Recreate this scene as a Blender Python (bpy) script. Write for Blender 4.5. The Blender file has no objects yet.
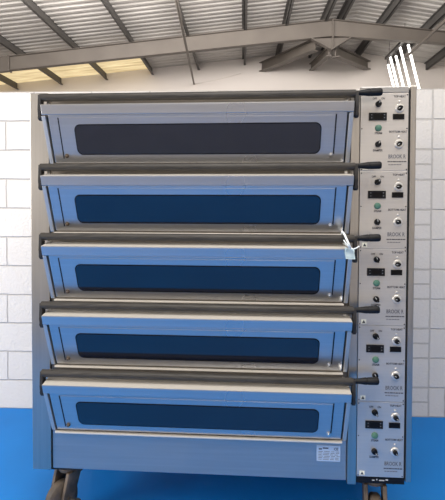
import bpy, bmesh, math, random
from mathutils import Vector, Matrix
random.seed(7)
S = bpy.context.scene
COL = S.collection

# ------------------------------------------------------------------ camera
F = 470.0
YAW, PITCH, ROLL, CY, CZ = .0423, .0274, .0031, 219.8, 1.5905
cam = bpy.data.objects.new('camera', bpy.data.cameras.new('camera')); COL.objects.link(cam)
cam.data.sensor_fit = 'HORIZONTAL'; cam.data.sensor_width = 36; cam.data.lens = 36*F/445
cam.data.shift_y = -(250-CY)/445; cam.data.clip_end = 100
fw = Vector((-math.sin(YAW)*math.cos(PITCH), math.cos(YAW)*math.cos(PITCH), -math.sin(PITCH)))
rt = Vector((math.cos(YAW), math.sin(YAW), 0)); dn = fw.cross(rt)
r2 = math.cos(ROLL)*rt - math.sin(ROLL)*dn; d2 = math.sin(ROLL)*rt + math.cos(ROLL)*dn
M = Matrix((r2, -d2, -fw)).transposed().to_4x4(); M.translation = (0, 0, CZ)
cam.matrix_world = M
S.camera = cam

# ------------------------------------------------------------------ world, lights, exposure
S.view_settings.view_transform = 'Standard'; S.view_settings.look = 'None'
S.view_settings.gamma = 1; S.view_settings.use_curve_mapping = False
S.view_settings.exposure = 0.43
w = bpy.data.worlds.new('world'); S.world = w; w.use_nodes = True
w.node_tree.nodes['Background'].inputs[0].default_value = (.95, .9, .78, 1)
w.node_tree.nodes['Background'].inputs[1].default_value = 1.0

def area(name, loc, aim, sx, sy, power, col):
    l = bpy.data.lights.new(name, 'AREA'); l.shape = 'RECTANGLE'; l.size = sx; l.size_y = sy
    l.energy = power; l.color = col
    o = bpy.data.objects.new(name, l); COL.objects.link(o); o.location = loc
    o.rotation_euler = (Vector(aim)-Vector(loc)).to_track_quat('-Z', 'Y').to_euler()
    return o
area('fill_left', (-6.3, -1.2, 2.6), (-1.2, 3.2, .8), 3.0, 3.2, 210, (1, .95, .89))  # added fill light from the left, there is no doorway here
area('fill_overhead', (.6, .2, 4.9), (.4, 1.4, 0), 3.5, 2.0, 150, (1, .96, .91))  # added overhead fill for the oven front, not a modelled lamp
area('fill_wall_front', (0, -2.0, 5.0), (0, -4.9, 1.8), 7, 1.0, 165, (1, .92, .83))  # added fill, brightens the wall behind the camera that the steel reflects
area('fill_block_wall', (-4.2, 1.9, 2.3), (-1.6, 3.588, 1.3), 1.4, 1.4, 40, (1, .97, .93))  # added fill that whitens the left of the block wall, no window
area('fill_gable', (-1.0, 6.5, 5.0), (0, 14, 4.6), 8, 1.2, 420, (1, .95, .91))  # added fill for the gable and roof beyond the partition

# ------------------------------------------------------------------ materials
def mat(name, col, rough=.5, metal=0, **kw):
    m = bpy.data.materials.new(name); m.use_nodes = True
    b = m.node_tree.nodes['Principled BSDF']
    b.inputs['Base Color'].default_value = (*col, 1); b.inputs['Roughness'].default_value = rough
    b.inputs['Metallic'].default_value = metal
    for k, v in kw.items():
        b.inputs[k.replace('_', ' ')].default_value = v
    return m
def N(m, t): return m.node_tree.nodes.new(t)
def L(m, a, b): m.node_tree.links.new(a, b)
def noise(m, scale, stretch=(1, 1, 1), detail=4):
    tc = N(m, 'ShaderNodeTexCoord'); mp = N(m, 'ShaderNodeMapping'); n = N(m, 'ShaderNodeTexNoise')
    mp.inputs['Scale'].default_value = stretch; n.inputs['Scale'].default_value = scale; n.inputs['Detail'].default_value = detail
    L(m, tc.outputs['Object'], mp.inputs['Vector']); L(m, mp.outputs['Vector'], n.inputs['Vector'])
    return n
def ramp(m, src, stops, to):
    r = N(m, 'ShaderNodeValToRGB'); e = r.color_ramp.elements
    e[0].position, e[0].color = stops[0][0], (*stops[0][1], 1); e[1].position, e[1].color = stops[-1][0], (*stops[-1][1], 1)
    for p, c in stops[1:-1]:
        x = e.new(p); x.color = (*c, 1)
    L(m, src, r.inputs['Fac']); L(m, r.outputs['Color'], to); return r
def bump(m, src, strength, dist=.01):
    b = N(m, 'ShaderNodeBump'); b.inputs['Strength'].default_value = strength; b.inputs['Distance'].default_value = dist
    L(m, src, b.inputs['Height']); L(m, b.outputs['Normal'], m.node_tree.nodes['Principled BSDF'].inputs['Normal']); return b
def P(m): return m.node_tree.nodes['Principled BSDF']

def steel(name, col, rough, stretch, var=.12, metal=1):
    m = mat(name, col, rough, metal)
    n = noise(m, 3, stretch, 5)
    d = tuple(c*(1-var) for c in col)
    ramp(m, n.outputs['Fac'], [(.3, d), (.7, col)], P(m).inputs['Base Color'])
    n2 = noise(m, 2.2, (1, 1, 1), 3)
    mr = N(m, 'ShaderNodeMapRange'); mr.inputs[3].default_value = rough*.8; mr.inputs[4].default_value = rough*1.25
    L(m, n2.outputs['Fac'], mr.inputs['Value']); L(m, mr.outputs['Result'], P(m).inputs['Roughness'])
    n3 = noise(m, 4, tuple(s*6 for s in stretch), 3)
    bump(m, n3.outputs['Fac'], .05, .002)
    return m
STEEL = steel('brushed_steel', (.47, .465, .46), .33, (.6, 8, 22), .1, .85)
STEEL_V = steel('brushed_steel_upright', (.52, .49, .45), .32, (20, 8, .6))
DOORST = steel('door_steel', (.58, .575, .58), .28, (.4, 10, 24), .08, .84)
PANEL = steel('panel_steel', (.62, .59, .555), .40, (.6, 8, 26), .06, .72)
RAIL = steel('brown_grey_steel', (.22, .195, .165), .42, (.6, 8, 22))  # dull brown-grey steel, darker than the rest of the front
CAP = mat('worn_lit_lip_steel', (.66, .62, .56), .62, .35)  # worn steel, paled to put light from above into the lip tops
CHEEK = mat('cheek_steel', (.6, .59, .57), .5, .75)
EDGE = mat('bright_edge_steel', (.8, .79, .76), .3, 1)
DARKGAP = mat('shadow_gap', (.012, .012, .014), .6)
BAR = mat('bar_dark_metal', (.13, .118, .105), .5, 0, Specular_IOR_Level=.35)
n = noise(BAR, 6, (2, 20, 20)); ramp(BAR, n.outputs['Fac'], [(.3, (.034, .031, .028)), (.75, (.072, .065, .057))], P(BAR).inputs['Base Color'])
BRK = mat('bracket_dark_metal', (.025, .023, .022), .55, 0, Specular_IOR_Level=.35)
GRIP = mat('grip_black_plastic', (.008, .008, .009), .55, Specular_IOR_Level=.3)
GLASS = mat('tinted_oven_glass', (.008, .011, .022), .08, 0, IOR=1.75)
BLACK = mat('black_plastic', (.006, .006, .007), .45, Specular_IOR_Level=.25)
SCREEN = mat('display_face', (.004, .003, .003), .4, Specular_IOR_Level=.2)
RING = mat('knob_skirt', (.72, .70, .66), .35, .6)
WHITE = mat('white_mark', (.5, .49, .47), .5)
GREEN = mat('green_button', (.07, .175, .125), .5)
INK = mat('panel_ink', (.05, .05, .06), .6)
INKG = mat('panel_ink_grey', (.15, .15, .16), .6)
STICK = mat('warning_sticker', (.85, .83, .68), .5)
PLATE = mat('rating_plate_foil', (.50, .60, .72), .4, .3)
TAG = mat('tag_paper', (.62, .74, .78), .7)
STRING = mat('tag_tie', (.82, .86, .86), .6)
RUST = mat('castor_brown_metal', (.16, .12, .085), .6, .2)
n = noise(RUST, 12); ramp(RUST, n.outputs['Fac'], [(.35, (.05, .042, .035)), (.7, (.26, .19, .13))], P(RUST).inputs['Base Color'])
TYRE = mat('castor_tyre', (.11, .085, .062), .6)
n = noise(TYRE, 14); ramp(TYRE, n.outputs['Fac'], [(.35, (.025, .02, .017)), (.7, (.12, .09, .065))], P(TYRE).inputs['Base Color'])

FLOOR = mat('blue_floor_paint', (.002, .19, .6), .5, Specular_IOR_Level=.25)
n = noise(FLOOR, 1.7, (1, 1, 1), 6); ramp(FLOOR, n.outputs['Fac'], [(.3, (.002, .18, .58)), (.7, (.003, .215, .67))], P(FLOOR).inputs['Base Color'])
n = noise(FLOOR, 60, (1, 1, 1), 3); bump(FLOOR, n.outputs['Fac'], .1, .004)
GREYFL = mat('grey_unseen_floor', (.26, .255, .27), .6)  # grey picked for how the unseen floor reflects and bounces light
n = noise(GREYFL, 3); ramp(GREYFL, n.outputs['Fac'], [(.3, (.165, .17, .205)), (.7, (.22, .225, .265))], P(GREYFL).inputs['Base Color'])
CREAM = mat('cream_cladding', (.74, .665, .59), .7)
n = noise(CREAM, .5); ramp(CREAM, n.outputs['Fac'], [(.3, (.73, .675, .625)), (.7, (.78, .72, .67))], P(CREAM).inputs['Base Color'])
WALLW = mat('plain_white_wall', (.74, .70, .65), .7)
ROOF = mat('profiled_roof_sheet', (.50, .47, .43), .6)
n = noise(ROOF, 1.1, (1, 9, 1)); ramp(ROOF, n.outputs['Fac'], [(.3, (.46, .435, .405)), (.7, (.64, .615, .58))], P(ROOF).inputs['Base Color'])
RSTEEL = mat('painted_roof_steel', (.30, .265, .23), .6)
n = noise(RSTEEL, 1.5); ramp(RSTEEL, n.outputs['Fac'], [(.3, (.13, .112, .096)), (.7, (.165, .143, .122))], P(RSTEEL).inputs['Base Color'])
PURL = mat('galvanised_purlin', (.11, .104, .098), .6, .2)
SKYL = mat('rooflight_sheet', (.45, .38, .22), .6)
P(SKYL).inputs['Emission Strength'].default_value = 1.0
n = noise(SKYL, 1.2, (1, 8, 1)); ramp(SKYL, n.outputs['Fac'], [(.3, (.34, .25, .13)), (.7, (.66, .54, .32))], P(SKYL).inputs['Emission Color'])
TUBE = mat('lit_tube', (1, 1, 1), .4); P(TUBE).inputs['Emission Color'].default_value = (1, .97, .9, 1); P(TUBE).inputs['Emission Strength'].default_value = 3

# painted block wall: full blocks, and a strip beside the upright joint where every second course is cut in two
BLOCK = mat('painted_blockwork', (.8, .78, .75), .6)
def blockwork():
    m = BLOCK; tc = N(m, 'ShaderNodeTexCoord'); sep = N(m, 'ShaderNodeSeparateXYZ'); L(m, tc.outputs['Object'], sep.inputs[0])
    def math_(op, a, b=None, c=None):
        x = N(m, 'ShaderNodeMath'); x.operation = op
        for i, v in enumerate((a, b, c)):
            if v is None: continue
            if isinstance(v, (int, float)): x.inputs[i].default_value = v
            else: L(m, v, x.inputs[i])
        return x.outputs[0]
    X, Z = sep.outputs['X'], sep.outputs['Z']
    wob = noise(m, 9, (1, 1, 1), 3)
    wo = math_('MULTIPLY', math_('SUBTRACT', wob.outputs['Fac'], .5), .012)
    Xw, Zw = math_('ADD', X, wo), math_('ADD', Z, wo)
    def brick(xoff, wid, row, zoff=0.0):
        cmb = N(m, 'ShaderNodeCombineXYZ')
        L(m, math_('ADD', Xw, xoff), cmb.inputs[0]); L(m, math_('ADD', Zw, zoff), cmb.inputs[1])
        b = N(m, 'ShaderNodeTexBrick'); b.offset = .5; b.offset_frequency = 2; b.squash = 1
        b.inputs['Scale'].default_value = 1; b.inputs['Brick Width'].default_value = wid; b.inputs['Row Height'].default_value = row
        b.inputs['Mortar Size'].default_value = .006; b.inputs['Mortar Smooth'].default_value = .7
        b.inputs['Color1'].default_value = (0, 0, 0, 1); b.inputs['Color2'].default_value = (0, 0, 0, 1); b.inputs['Mortar'].default_value = (1, 1, 1, 1)
        L(m, cmb.outputs[0], b.inputs['Vector']); return b.outputs['Fac']
    full = brick(10-1.415, .45, .225)
    # horizontal joints only, plus the half course joints, for the strip left of the upright joint
    course = math_('FRACT', math_('DIVIDE', Zw, .45))            # two courses per cycle
    def line(v, at, half): return math_('LESS_THAN', math_('ABSOLUTE', math_('SUBTRACT', v, at)), half)
    h = math_('MAXIMUM', line(course, 0.0, .016), line(course, 1.0, .016))
    h = math_('MAXIMUM', h, line(course, .5, .016)); h = math_('MAXIMUM', h, math_('MULTIPLY', line(course, .25, .014), math_('LESS_THAN', Zw, 2.24)))
    strip = math_('MULTIPLY', math_('GREATER_THAN', Xw, 1.0), math_('LESS_THAN', Xw, 1.415))
    joint = line(Xw, 1.415, .007)
    inv = math_('SUBTRACT', 1.0, strip)
    j = math_('MAXIMUM', math_('ADD', math_('MULTIPLY', full, inv), math_('MULTIPLY', h, strip)), joint)
    fine = noise(m, 55, (1, 1, 1), 5)
    mix = N(m, 'ShaderNodeMix'); mix.data_type = 'RGBA'
    mix.inputs['A'].default_value = (.76, .725, .68, 1); mix.inputs['B'].default_value = (.50, .47, .435, 1)
    L(m, math_('MULTIPLY', j, .8), mix.inputs['Factor']); L(m, mix.outputs['Result'], P(m).inputs['Base Color'])
    hgt = math_('ADD', math_('MULTIPLY', math_('SUBTRACT', 1.0, j), 1.0), math_('MULTIPLY', fine.outputs['Fac'], .55))
    bump(m, hgt, .8, .010)
blockwork()

# ------------------------------------------------------------------ mesh helpers
def make(name, bm, m, parent=None, loc=(0, 0, 0), smooth=False, bev=0):
    bmesh.ops.recalc_face_normals(bm, faces=bm.faces)
    me = bpy.data.meshes.new(name); bm.to_mesh(me); bm.free()
    for mm in (m if isinstance(m, (list, tuple)) else [m]): me.materials.append(mm)
    o = bpy.data.objects.new(name, me); COL.objects.link(o); o.location = loc
    if parent: o.parent = parent
    if bev:
        md = o.modifiers.new('bevel', 'BEVEL'); md.width = bev; md.segments = 2; md.limit_method = 'ANGLE'; md.angle_limit = math.radians(40)
    if smooth:
        for p in me.polygons: p.use_smooth = True
        if smooth != 'all': me.set_sharp_from_angle(angle=math.radians(40))
    return o
def B(): return bmesh.new()
def box(bm, x0, x1, y0, y1, z0, z1, mi=0):
    v = [bm.verts.new((x, y, z)) for x in (x0, x1) for y in (y0, y1) for z in (z0, z1)]
    for q in ((0, 1, 3, 2), (4, 6, 7, 5), (0, 4, 5, 1), (2, 3, 7, 6), (0, 2, 6, 4), (1, 5, 7, 3)):
        f = bm.faces.new([v[i] for i in q]); f.material_index = mi
def prism(bm, pts, a, b, axis='x'):
    """polygon in the two other axes, extruded from a to b along the axis"""
    def mk(t, p): return {'x': (t, p[0], p[1]), 'y': (p[0], t, p[1]), 'z': (p[0], p[1], t)}[axis]
    A = [bm.verts.new(mk(a, p)) for p in pts]; C = [bm.verts.new(mk(b, p)) for p in pts]
    bm.faces.new(A); bm.faces.new(C[::-1]); k = len(pts)
    for i in range(k): bm.faces.new((A[i], A[(i+1) % k], C[(i+1) % k], C[i]))
def frame_of(d):
    d = Vector(d).normalized(); u = d.orthogonal().normalized(); return d, u, d.cross(u)
def lathe(bm, p, d, prof, seg=20):
    """rings (t, r) along direction d from point p"""
    d, u, v = frame_of(d); p = Vector(p); rings = []
    for t, r in prof:
        rings.append([bm.verts.new(p+d*t+(u*math.cos(2*math.pi*i/seg)+v*math.sin(2*math.pi*i/seg))*max(r, 1e-5)) for i in range(seg)])
    for a, b in zip(rings, rings[1:]):
        for i in range(seg): bm.faces.new((a[i], a[(i+1) % seg], b[(i+1) % seg], b[i]))
    bm.faces.new(rings[0]); bm.faces.new(rings[-1][::-1])
def rod(bm, a, b, r, seg=14):
    a, b = Vector(a), Vector(b); lathe(bm, a, b-a, [(0, r), ((b-a).length, r)], seg)
def tube(bm, pts, r, seg=8):
    pts = [Vector(p) for p in pts]; rings = []
    for i, p in enumerate(pts):
        d = (pts[min(i+1, len(pts)-1)]-pts[max(i-1, 0)]).normalized()
        u = d.cross(Vector((.3, .9, .2))).normalized(); v = d.cross(u)
        rings.append([bm.verts.new(p+(u*math.cos(2*math.pi*k/seg)+v*math.sin(2*math.pi*k/seg))*r) for k in range(seg)])
    for a, b in zip(rings, rings[1:]):
        for i in range(seg): bm.faces.new((a[i], a[(i+1) % seg], b[(i+1) % seg], b[i]))
    bm.faces.new(rings[0]); bm.faces.new(rings[-1][::-1])
def text_into(bm, s, x, z, h, y=-.0052, width=None, mi=0):
    """flat lettering standing in the x-z plane, centred on x"""
    cu = bpy.data.curves.new('t', 'FONT'); cu.body = s; cu.size = 1; cu.align_x = 'CENTER'; cu.resolution_u = 2; cu.offset = .022
    o = bpy.data.objects.new('t', cu); COL.objects.link(o)
    me = bpy.data.meshes.new_from_object(o.evaluated_get(bpy.context.evaluated_depsgraph_get()))
    bpy.data.objects.remove(o); bpy.data.curves.remove(cu)
    xs = [v.co.x for v in me.vertices]; ys = [v.co.y for v in me.vertices]
    sx = (width/(max(xs)-min(xs))) if width else h/(max(ys)-min(ys)); sz = h/(max(ys)-min(ys)); y0 = min(ys); xc = (max(xs)+min(xs))/2
    vs = [bm.verts.new((x+(v.co.x-xc)*sx, y, z+(v.co.y-y0)*sz)) for v in me.vertices]
    for p in me.polygons:
        try: f = bm.faces.new([vs[i] for i in p.vertices]); f.material_index = mi
        except ValueError: pass
    bpy.data.meshes.remove(me)
def tag(o, label, cat, group=None):
    o['label'] = label; o['category'] = cat
    if group: o['group'] = group
def empty(name, loc, rz=0):
    o = bpy.data.objects.new(name, None); COL.objects.link(o); o.location = loc; o.rotation_euler = (0, 0, rz); o.empty_display_size = .1; return o
def struct(o): o['kind'] = 'structure'; return o
def copy_part(src, parent, loc):
    """copy of a part and of its sub-parts"""
    c = src.copy(); COL.objects.link(c); c.parent = parent; c.location = loc
    for ch in list(src.children):
        d = ch.copy(); COL.objects.link(d); d.parent = c
    return c

# ------------------------------------------------------------------ the setting
XW = 9.0; YF = -5.0; YG = 14.0
bm = B(); box(bm, -XW, XW, -.2, 3.7, -.1, 0); struct(make('floor', bm, FLOOR))
bm = B(); box(bm, -XW, XW, 3.7, YG, -.1, 0); struct(make('floor', bm, GREYFL))  # unseen floor made grey to keep blue bounce off gable and roof
bm = B(); box(bm, -XW, XW, YF, -.2, -.1, 0); struct(make('floor', bm, GREYFL))  # unseen floor made grey for its reflection in the top door
bm = B(); box(bm, -XW, XW, 3.588, 3.79, 0, 2.475); struct(make('wall_partition', bm, BLOCK))
def roof_z(x): return 6.224-.0967*(2.71-x) if x < 2.71 else 6.224-.173*(x-2.71)
bm = B()
prism(bm, [(-XW, 0), (XW, 0), (XW, roof_z(XW)), (2.71, roof_z(2.71)), (-XW, roof_z(-XW))], YG, YG+.2, 'y')
struct(make('wall_back', bm, CREAM))
bm = B(); box(bm, -XW-.2, -XW, YF, YG+.2, 0, 5.4); struct(make('wall_left', bm, WALLW))
bm = B(); box(bm, XW, XW+.2, YF, YG+.2, 0, 5.4); struct(make('wall_right', bm, WALLW))
bm = B(); prism(bm, [(-XW, 0), (XW, 0), (XW, roof_z(XW)), (2.71, roof_z(2.71)), (-XW, roof_z(-XW))], YF-.2, YF, 'y')
struct(make('wall_front', bm, WALLW))
def sheet(x0, x1, y0, y1, name, m):
    """profiled sheet, ribs running down the slope"""
    bm = B(); pit = .21; prof = [(0, 0), (.07, 0), (.1, .02), (.18, .02)]
    ys = []; k = 0
    while y0+k*pit < y1:
        ys += [(y0+k*pit+a, h) for a, h in prof if y0+k*pit+a < y1]; k += 1
    ys.append((y1, 0)); rows = []
    for y, h in ys: rows.append([bm.verts.new((x, y, roof_z(x)+h+o)) for x, o in ((x0, 0), (x1, 0), (x1, .03), (x0, .03))])
    for a, b in zip(rows, rows[1:]):
        for i in range(4): bm.faces.new((a[i], a[(i+1) % 4], b[(i+1) % 4], b[i]))
    return struct(make(name, bm, m))
sheet(-2.72, 2.71, YF, YG, 'ceiling', ROOF)
sheet(2.71, XW, YF, YG, 'ceiling', ROOF)
sheet(-XW, -2.72, YF, 11.9, 'ceiling', ROOF)
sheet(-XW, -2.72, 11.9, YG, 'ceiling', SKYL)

# ------------------------------------------------------------------ roof steel
YR = 11.2
def rz(x): return 5.993+.0995*(x-2.1) if x < 2.1 else 5.993-.121*(x-2.1)
raf = empty('steel_rafter', (2.1, YR, 5.3))
tag(raf, 'long grey beige steel rafter crossing under the roof sheets, with a welded apex', 'beam')
def rafpart(name, bm): return make(name, bm, RSTEEL, raf, (-2.1, -YR, -5.3), bev=.004)
def bot(x): return 4.899+.0925*(x+5.66) if x < 2.1 else 5.62-.077*(x-2.1)
for sgn in (0, 1):
    x0, x1 = ((-5.66, 2.1), (2.1, 6.6))[sgn]
    bm = B(); prism(bm, [(x0, bot(x0)), (x1, bot(x1)), (x1, rz(x1)), (x0, rz(x0))], YR+.07, YR+.085, 'y'); rafpart('web', bm)
    bm = B(); prism(bm, [(x0, bot(x0)-.02), (x1, bot(x1)-.02), (x1, bot(x1)), (x0, bot(x0))], YR, YR+.155, 'y'); rafpart('bottom_flange', bm)
    bm = B(); prism(bm, [(x0, rz(x0)-.015), (x1, rz(x1)-.015), (x1, rz(x1)), (x0, rz(x0))], YR, YR+.155, 'y'); rafpart('top_flange', bm)
bm = B(); prism(bm, [(-8.9, 4.54), (-5.66, 4.86), (-5.66, 5.225), (-8.9, 4.90)], YR+.02, YR+.13, 'y'); rafpart('end_haunch', bm)
bm = B(); prism(bm, [(-5.68, 4.85), (-5.64, 4.85), (-5.64, 5.235), (-5.68, 5.235)], YR-.01, YR+.165, 'y'); rafpart('splice_plate', bm)
bm = B(); prism(bm, [(1.62, bot(1.62)-.01), (2.08, 5.31), (2.5, bot(2.5)-.01)], YR+.068, YR+.087, 'y'); rafpart('apex_haunch', bm)
bm = B()
prism(bm, [(1.60, bot(1.60)-.03), (2.08, 5.285), (2.08, 5.315), (1.60, bot(1.60))], YR, YR+.155, 'y')
prism(bm, [(2.52, bot(2.52)-.03), (2.08, 5.285), (2.08, 5.315), (2.52, bot(2.52))], YR, YR+.155, 'y'); rafpart('haunch_flange', bm)
bm = B(); box(bm, 2.085, 2.115, YR+.005, YR+.15, 5.3, 5.98); rafpart('stiffener', bm)

def zpurlin(x, y0, y1):
    bm = B(); zt = roof_z(x)-.004; zb = zt-.19
    box(bm, x-.008, x+.008, 0, y1-y0, zb, zt); box(bm, x-.008, x+.06, 0, y1-y0, zb, zb+.012); box(bm, x-.06, x+.008, 0, y1-y0, zt-.012, zt)
    for v in bm.verts: v.co.x -= x; v.co.z -= zb
    o = make('roof_purlin', bm, PURL, None, (x, y0, zb)); return o
PX = [(-6.8, 'outermost roof purlin on the left, past the rafter splice plate'), (-5.45, 'roof purlin crossing the rafter just right of its splice plate'),
      (-4.08, 'roof purlin between the two leftmost glowing rooflight strips'), (-2.7, 'roof purlin at the right end of the glowing rooflight sheets'),
      (-1.33, 'roof purlin beside the slanting thin tie rod'), (.03, 'roof purlin between the tie rod and the left roof brace'),
      (1.0, 'roof purlin above the long left roof brace'), (1.92, 'left one of the two purlins close together at the roof apex'),
      (2.32, 'right one of the two purlins close together at the roof apex'), (3.3, 'roof purlin just right of the short right roof brace'),
      (4.33, 'roof purlin above the lit tubes at the right'), (5.3, 'outermost roof purlin on the right edge of the picture')]
for x, lb in PX: tag(zpurlin(x, 3.0, 13.995), 'dark grey '+lb, 'beam', 'roof purlins')

def brace(a, b, wd, ht, label):
    """I-section member between two points, local x along it"""
    a, b = Vector(a), Vector(b); ln = (b-a).length; bm = B()
    box(bm, 0, ln, -.012, .012, -ht/2, ht/2); box(bm, 0, ln, -wd/2, wd/2, -ht/2, -ht/2+.018); box(bm, 0, ln, -wd/2, wd/2, ht/2-.018, ht/2)
    o = make('roof_brace', bm, RSTEEL, None, a); d = (b-a).normalized()
    yv = Vector((0, 0, 1)).cross(d).normalized(); zv = d.cross(yv)
    o.matrix_world = Matrix.Translation(a) @ Matrix((d, yv, zv)).transposed().to_4x4()
    tag(o, label, 'beam', 'braces fanning out from the apex')
brace((1.72, 11.42, 5.46), (.56, 13.98, 5.70), .2, .26, 'long grey brace fanning out left from the roof apex to the cream wall')
brace((2.05, 11.42, 5.30), (2.0, 13.98, 5.69), .14, .2, 'short middle brace running straight back from the roof apex')
brace((2.2, 11.42, 5.30), (3.62, 13.98, 5.72), .2, .24, 'grey brace fanning out right from the roof apex towards the lit tubes')

bm = B(); rod(bm, (0, 0, 0), (-.56, 8.5, .71), .026); o = make('tie_rod', bm, RSTEEL, None, (-.89, 5.48, 4.52), smooth=True)
tag(o, 'thin slanting steel tie rod running past the rafter down to the cream wall', 'rod')
bm = B(); tube(bm, [(-1.42+.34*i, 13.985, 5.235+.012*i*i*.5+.05*i) for i in range(5)], .008, 6)
o = make('cable', bm, CREAM, smooth='all'); tag(o, 'thin pale cable along the cream wall from the foot of the tie rod', 'cable')
bm = B(); rod(bm, (0, 0, 0), (.03, 5.15, 0), .03); o = make('conduit_pipe', bm, RSTEEL, None, (3.76, 6.0, 5.085), smooth=True)
tag(o, 'straight conduit pipe under the rafter at the right, running back to the lit tubes', 'pipe')

# bank of lit tubes hanging under the roof
lamp = empty('ceiling_light', (4.05, 12.2, 4.0)); tag(lamp, 'leaning bank of five bright fluorescent tubes hung under the roof behind the oven top', 'light')
lo = (-4.05, -12.2, -4.0)
bm = B(); box(bm, 3.84, 3.93, 11.3, 13.05, 5.60, 5.66); make('housing', bm, PURL, lamp, lo)
for y in (11.6, 12.8):
    bm = B(); rod(bm, (3.885, y, 5.66), (3.885, y, roof_z(3.885)), .006, 6); make('hanger', bm, PURL, lamp, lo)
for y, z in ((12.94, 5.44), (12.75, 5.58), (12.3, 5.47), (11.98, 5.58), (11.41, 5.45)):
    d = Vector((.25, 0, -.968)); a = Vector((3.9, y, z)); bm = B()
    lathe(bm, a, d, [(0, .018), (.01, .027), (1.49, .027), (1.5, .018)], 14); make('tube', bm, TUBE, lamp, lo, smooth=True)
    bm = B(); box(bm, 3.875, 3.905, y-.02, y+.02, z-.01, 5.6); make('lamp_holder', bm, PURL, lamp, lo)

# ------------------------------------------------------------------ the oven: x along the front, y into the oven, z up from the floor
SC = .9496; HB = .27/SC
OX, OY = -1.1053*SC, 2.4174*SC
oven = empty('bakery_oven', (OX, OY, 0), -.0265); oven.scale = (SC, SC, SC)
tag(oven, 'tall five-deck stainless steel bakery oven on castors with control panels down its right side', 'oven')
UP = (0, 0, HB)
DOORZ = [.447+.349*(4-i) for i in range(5)]
PANZ = [.03+.385*(4-i) for i in range(5)]

bm = B(); box(bm, .006, 1.684, .022, .93, .0, 1.966); make('body_shell', bm, STEEL_V, oven, UP, bev=.004)
bm = B(); box(bm, .0, .1, -.006, .022, -.002, 1.978); make('front_post', bm, STEEL_V, oven, UP, bev=.003)
bm = B(); box(bm, 1.642, 1.686, -.006, .022, -.012, 1.972); make('front_post', bm, STEEL_V, oven, UP, bev=.003)
bm = B(); box(bm, .104, 1.638, .006, .022, .001, .207); make('base_panel', bm, STEEL, oven, UP, bev=.003)
for z in DOORZ:
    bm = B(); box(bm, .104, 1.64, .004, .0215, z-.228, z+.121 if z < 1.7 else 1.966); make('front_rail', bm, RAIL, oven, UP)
    bm = B(); box(bm, .128, 1.614, -.020, .004, z-.246, z-.2365); make('door_sill', bm, CAP, oven, UP, bev=.002)
    for a, b in ((.106, .126), (1.616, 1.636)):
        bm = B(); prism(bm, [(-.104, -.002), (.004, -.002), (.004, -.235), (-.006, -.235)], a, b); make('cheek', bm, CHEEK, oven, (0, 0, HB+z), bev=.002)
    for a, b in ((.1265, .1355), (1.6085, 1.6155)):
        bm = B(); prism(bm, [(-.06, -.004), (.003, -.004), (.003, -.232)], a, b); make('gap_shade', bm, DARKGAP, oven, (0, 0, HB+z))  # dark filler painting the shade in the gap beside the door
# control cabinet
bm = B(); box(bm, 1.688, 1.920, 0, .93, .03, 1.983); make('control_cabinet', bm, STEEL_V, oven, UP, bev=.003)
bm = B(); box(bm, 1.9295, 1.957, -.008, .93, .012, 1.988); make('cabinet_side', bm, STEEL_V, oven, UP, bev=.003)
bm = B(); box(bm, 1.920, 1.9295, .006, .9, .02, 1.97); make('gap_strip', bm, DARKGAP, oven, UP)
bm = B(); box(bm, 1.688, 1.921, -.006, .0, 1.957, 1.985); make('top_rail', bm, STEEL, oven, UP, bev=.002)
bm = B(); box(bm, 1.688, 1.925, -.004, .03, -.002, .026)
for k, (a, b) in enumerate(((1.765, 1.778), (1.786, 1.792), (1.80, 1.826), (1.832, 1.845))): box(bm, a, b, -.0052, -.0045, .012+.003*(k % 2), .017+.004*(k % 2), 1)
make('kick_strip', bm, [BLACK, WHITE], oven, UP)

# --- doors
def face_pt(u, t, out=0.0):
    """point on the sloping door face: t = drop below the lip, out = distance in front of the face"""
    k = t/.228; nx, nz = -.228/.249, -.1/.249 * 1.0
    return Vector((u, -.104+.094*k + nx*out, -t + nz*out))
def rounded(u0, u1, t0, t1, r, n=6):
    pts = []
    for cu, ct, a0 in ((u1-r, t0+r, -90), (u1-r, t1-r, 0), (u0+r, t1-r, 90), (u0+r, t0+r, 180)):
        for i in range(n+1):
            a = math.radians(a0+90*i/n); pts.append((cu+r*math.cos(a), ct+r*math.sin(a)))
    return pts
def slab(bm, poly, o0, o1):
    A = [bm.verts.new(face_pt(u, t, o0)) for u, t in poly]; C = [bm.verts.new(face_pt(u, t, o1)) for u, t in poly]; k = len(poly)
    bm.faces.new(A); bm.faces.new(C[::-1])
    for i in range(k): bm.faces.new((A[i], A[(i+1) % k], C[(i+1) % k], C[i]))
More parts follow.
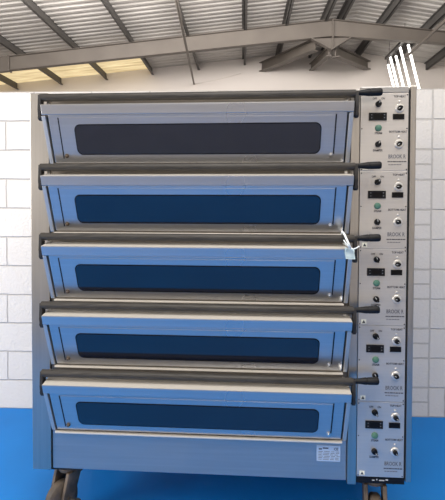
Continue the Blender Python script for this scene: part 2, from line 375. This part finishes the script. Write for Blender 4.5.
def make_door():
    bm = B()
    prism(bm, [(-.109, .0), (-.123, .047), (-.048, .060), (-.004, .060), (-.004, .001)], .107, 1.637)
    prism(bm, [(-.104, 0), (-.004, 0), (-.004, -.228), (-.010, -.228)], .137, 1.607)
    d = make('door', bm, DOORST, oven, (0, 0, HB+DOORZ[0]), bev=.0025)
    bm = B(); prism(bm, [(-.1225, .0474), (-.050, .0605), (-.050, .0616), (-.1228, .0486)], .109, 1.635); make('lip_highlight', bm, CAP, d)  # added pale strip, puts the light on the lip top into colour
    bm = B(); slab(bm, [(.191, .012), (1.552, .012), (1.551, .216), (.191, .216)], 0, .0022); ip = make('inner_panel', bm, DOORST, d, bev=.0008)
    bm = B(); slab(bm, rounded(.263, 1.489, .043, .188, .03), .0022, .0034); make('window_gasket', bm, BLACK, d)
    bm = B(); slab(bm, rounded(.268, 1.484, .048, .183, .026), .0034, .0042); make('door_glass', bm, GLASS, d)
    for a, b in (((.1875, .012), (.1875, .205)), ((1.5555, .008), (1.5545, .19))):
        (u0, t0), (u1, t1) = a, b
        bm = B(); slab(bm, [(u0-.003, t0), (u0+.003, t0), (u1+.003, t1), (u1-.003, t1)], .0002, .0024); make('panel_slot', bm, DARKGAP, d)
    for u in (.205, 1.543):
        bm = B(); p = face_pt(u, .192, .002); nn = face_pt(u, .192, 1.0)-face_pt(u, .192, 0)
        lathe(bm, p, nn, [(0, .011), (.004, .011), (.0045, .007), (.012, .006), (.013, .002)], 12); make('bolt', bm, EDGE if u > 1 else RUST, d, smooth=True)
    return d
door = make_door()
for z in DOORZ[1:]: copy_part(door, oven, (0, 0, HB+z))
for v in (door,):                                                # the top door stands a little more upright
    a = math.radians(1.2); v.rotation_euler.x = -a; pv = Vector((0, -.006, -.228)); v.location = Vector((0, 0, HB+DOORZ[0])) + pv - Matrix.Rotation(-a, 3, 'X') @ pv

# --- handles: bar, end brackets, grip
def make_handle():
    bm = B(); lathe(bm, (.084, -.078, .093), (1, 0, 0), [(0, .012), (.006, .0195), (1.562, .0195), (1.568, .016)], 20)
    h = make('handle', bm, BAR, oven, (0, 0, HB+DOORZ[0]), smooth=True)
    for a, b in ((.084, .1), (1.645, 1.661)):
        bm = B(); prism(bm, [(-.094, .105), (-.062, .105), (-.052, .03), (-.056, -.012), (-.066, -.022), (-.085, -.022), (-.094, -.012), (-.1, .03)], a, b)
        lathe(bm, (a-.006, -.075, -.006), (1, 0, 0), [(0, .010), (.003, .013), (b-a+.009, .013)], 14)
        make('bracket', bm, BRK, h, bev=.003)
    bm = B(); lathe(bm, (1.652, -.078, .096), (1, 0, 0.03), [(0, .013), (.02, .0125), (.05, .0165), (.062, .018), (.066, .0165), (.07, .018), (.112, .0185), (.120, .015), (.122, .006)], 18)
    make('grip', bm, GRIP, h, smooth=True)
    for u in (.118, 1.612):
        bm = B(); box(bm, u-.006, u+.006, -.052, -.034, .0605, .1); make('bright_post', bm, EDGE, h)  # small bright steel post in the gap above the lip
    return h
handle = make_handle()
for z in DOORZ[1:]: copy_part(handle, oven, (0, 0, HB+z))

# --- control panels (origin at the panel's lower edge)
def knob(name, parent, u, z, r, skirt=0, ang=0):
    bm = B()
    if skirt: lathe(bm, (u, -.004, z), (0, -1, 0), [(0, skirt), (.004, skirt), (.006, skirt*.9)], 24)
    k0 = len(bm.faces)
    y = -.010 if skirt else -.004
    lathe(bm, (u, y, z), (0, -1, 0), [(0, r), (.012, r*.93), (.015, r*.8)], 20)
    a = math.radians(ang); c, s = math.cos(a), math.sin(a)
    n0 = len(bm.verts); box(bm, -r*.95, r*1.1, -.026, -.012, -r*.28, r*.28); bm.verts.ensure_lookup_table()
    for v in bm.verts[n0:]:
        x, zz = v.co.x, v.co.z; v.co.x = u+x*c-zz*s; v.co.z = z+x*s+zz*c
    bm.faces.ensure_lookup_table()
    for f in bm.faces[k0:]: f.material_index = 1
    n1 = len(bm.faces); n0 = len(bm.verts); box(bm, r*.2, r*1.0, -.0266, -.026, -r*.12, r*.12); bm.verts.ensure_lookup_table(); bm.faces.ensure_lookup_table()
    for v in bm.verts[n0:]:
        x, zz = v.co.x, v.co.z; v.co.x = u+x*c-zz*s; v.co.z = z+x*s+zz*c
    for f in bm.faces[n1:]: f.material_index = 2
    return make(name, bm, [RING, BLACK, WHITE], parent, bev=.0008, smooth=True)
def make_panel(z, angs):
    bm = B(); box(bm, 1.689, 1.9205, -.004, 0, .001, .3838)
    p = make('control_panel', bm, PANEL, oven, (0, 0, HB+z), bev=.001)
    knob('power_knob', p, 1.775, .331, .0150, 0, angs[0]); knob('damper_knob', p, 1.775, .133, .0150, 0, angs[1])
    knob('heat_knob', p, 1.877, .309, .0122, .0215, angs[2]); knob('heat_knob', p, 1.876, .134, .0122, .0215, angs[3])
    bm = B(); box(bm, 1.729, 1.815, -.0105, -.004, .25, .288)
    box(bm, 1.752, 1.797, -.0112, -.0105, .257, .281, 1)
    for zz in (.26, .275):
        box(bm, 1.739, 1.744, -.0112, -.0105, zz, zz+.004, 2); box(bm, 1.801, 1.806, -.0112, -.0105, zz, zz+.005, 2)
    make('display', bm, [BLACK, SCREEN, INKG], p, bev=.0015)
    bm = B(); box(bm, 1.845, 1.9, -.008, -.004, .254, .281); box(bm, 1.850, 1.895, -.0086, -.008, .258, .277, 1); make('small_display', bm, [BLACK, SCREEN], p, bev=.001)
    bm = B(); lathe(bm, (1.776, -.004, .213), (0, -1, 0), [(0, .0165), (.003, .0165), (.0035, .0145), (.009, .0135), (.011, .010)], 22); make('steam_button', bm, GREEN, p, smooth=True)
    for zz in (.338, .165):
        bm = B(); lathe(bm, (1.8755, -.004, zz+.004), (0, -1, 0), [(0, .0055), (.003, .005), (.004, .003)], 12); make('indicator_lamp', bm, RING, p, smooth=True)
    for t, u, zz, wd in (('OFF', 1.757, .353, .021), ('ON', 1.797, .353, .017), ('TOP HEAT', 1.877, .362, .058), ('STEAM', 1.776, .182, .036),
                         ('BOTTOM HEAT', 1.872, .189, .086), ('DAMPER', 1.775, .098, .046)):
        bm = B(); text_into(bm, t, u, zz, .0105, width=wd); make('lettering', bm, INK, p)
    bm = B(); text_into(bm, 'BROOK R', 1.868, .062, .0205, width=.084); make('brand_lettering', bm, INKG, p)
    bm = B(); x = 1.822
    for wd in (.012, .009, .015, .008, .013, .009, .012): box(bm, x, x+wd, -.0054, -.0046, .045, .0495); x += wd+.0022
    make('small_print', bm, INK, p)
    bm = B(); x = 1.826
    for wd in (.009, .014, .01, .012, .010): box(bm, x, x+wd, -.0054, -.0046, .031, .0345); x += wd+.002
    make('small_print', bm, INKG, p)
    bm = B(); box(bm, 1.703, 1.728, -.0048, -.004, .008, .03); make('warning_sticker', bm, STICK, p)
    st = bm = B(); prism(bm, [(1.7075, .0115), (1.7235, .0115), (1.7155, .0265)], -.0054, -.0048, 'y'); make('warning_symbol', bm, INK, p)
    for u, zz in ((1.696, .008), (1.914, .008), (1.696, .21), (1.914, .21), (1.696, .375), (1.914, .375)):
        bm = B(); lathe(bm, (u, -.004, zz), (0, -1, 0), [(0, .0032), (.0015, .003), (.0025, .002)], 10); make('screw', bm, BRK, p, smooth=True)
    return p
ANG = [(80, 75, 200, 210), (60, 100, 180, 150), (110, 130, 185, 170), (-35, 120, -20, 160), (-50, -45, -30, -40)]
for z, a in zip(PANZ, ANG): make_panel(z, a)

# --- rating plate on the base panel
bm = B(); box(bm, 1.489, 1.608, .003, .006, .097, .178); rp = make('rating_plate', bm, PLATE, oven, UP)
bm = B(); text_into(bm, 'CE', 1.586, .155, .014, y=.0022)
for a, b, z in ((1.5, 1.515, .157), (1.52, 1.548, .162)): box(bm, a, b, .0024, .0032, z, z+.006)
for k in range(6):
    x = 1.498
    for wd in (.016+.003*(k % 3), .03, .02-.004*(k % 2), .018): box(bm, x, x+wd, .0024, .0032, .106+.008*k, .1085+.008*k, 1); x += wd+.006
make('plate_lettering', bm, [INK, INKG], rp)

# --- castors
CS = HB/.1985
def make_castor(x, y, ang):
    c = empty('castor', (x, y, 0)); c.parent = oven; c.scale = (CS, CS, CS)
    bm = B(); box(bm, -.072, .072, -.05, .05, .188, .1985)
    for sx in (-.056, .056):
        for sy in (-.036, .036): lathe(bm, (sx, sy, .182), (0, 0, 1), [(0, .008), (.007, .008)], 6)
    make('mounting_plate', bm, BRK, c, bev=.002)
    R = Matrix.Rotation(math.radians(ang), 4, 'Z')
    bm = B(); lathe(bm, (0, 0, .165), (0, 0, 1), [(0, .034), (.012, .038), (.022, .03)], 18)
    for s in (-1, 1):
        prism(bm, [(-.032, .17), (.032, .17), (-.012, .055), (-.030, .045), (-.05, .055), (-.056, .085), (-.046, .12)], s*.033-.007, s*.033+.007, 'y')
    rod(bm, (-.033, -.045, .068), (-.033, .045, .068), .009); o = make('fork', bm, RUST, c, bev=.002); o.rotation_euler.z = math.radians(ang)
    bm = B(); lathe(bm, (-.033, -.021, .068), (0, 1, 0), [(0, .03), (.0, .052), (.003, .062), (.01, .068), (.032, .068), (.039, .062), (.042, .052), (.042, .03)], 28)
    o = make('wheel', bm, TYRE, c, smooth=True); o.rotation_euler.z = math.radians(ang)
    bm = B(); rod(bm, (-.03, -.042, .078), (-.03, -.072, .080), .006); box(bm, -.044, -.016, -.088, -.07, .077, .086)
    o = make('brake_pedal', bm, BRK, c, bev=.002); o.rotation_euler.z = math.radians(ang)
    return c
make_castor(.155, .09, 62); make_castor(1.80, .09, 84); make_castor(.155, .83, 30); make_castor(1.80, .83, 120)

# ------------------------------------------------------------------ the paper tag tied to the third handle
zc = HB+DOORZ[2]+.093
tagroot = empty('paper_tag', (0, 0, 0)); tag(tagroot, 'pale crumpled paper tag tied to the third handle bar from the top', 'tag')
m4 = Matrix.Translation((OX, OY, 0)) @ Matrix.Rotation(-.0265, 4, 'Z') @ Matrix.Scale(SC, 4)
tagroot.matrix_world = m4 @ Matrix.Translation((1.618, -.14, zc-.048))
bm = B(); g = {}
for i in range(6):
    for k in range(8):
        u, t = i/5, k/7
        x = -.022+.044*u+.006*t-.004; z = .012-.056*t-.010*u*(1-t)
        g[i, k] = bm.verts.new((x, .005*math.sin(5*u+2*t)-.004*math.cos(7*t), z))
for i in range(5):
    for k in range(7): bm.faces.new((g[i, k], g[i+1, k], g[i+1, k+1], g[i, k+1]))
bmesh.ops.solidify(bm, geom=bm.faces[:], thickness=.0012)
make('tag_body', bm, TAG, tagroot, smooth='all')
bm = B()
tube(bm, [(0, 0, .008), (-.008, -.003, .03), (-.016, .008, .05), (-.02, .025, .066), (-.024, .04, .077), (-.026, .062, .081), (-.024, .086, .072), (-.022, .094, .048), (-.016, .088, .027), (-.008, .06, .0205), (0, .03, .0185), (0, .004, .008)], .0055)
make('tie', bm, STRING, tagroot, smooth='all')
bm = B(); tube(bm, [(.0, 0, .008), (.014, -.004, .004), (.028, -.004, .009), (.042, -.002, .018)], .0035); make('tie_end', bm, STRING, tagroot, smooth='all')
bm = B(); tube(bm, [(-.004, 0, .010), (-.014, -.003, .022), (-.024, 0, .036), (-.03, .004, .046)], .0032); make('tie_end', bm, STRING, tagroot, smooth='all')
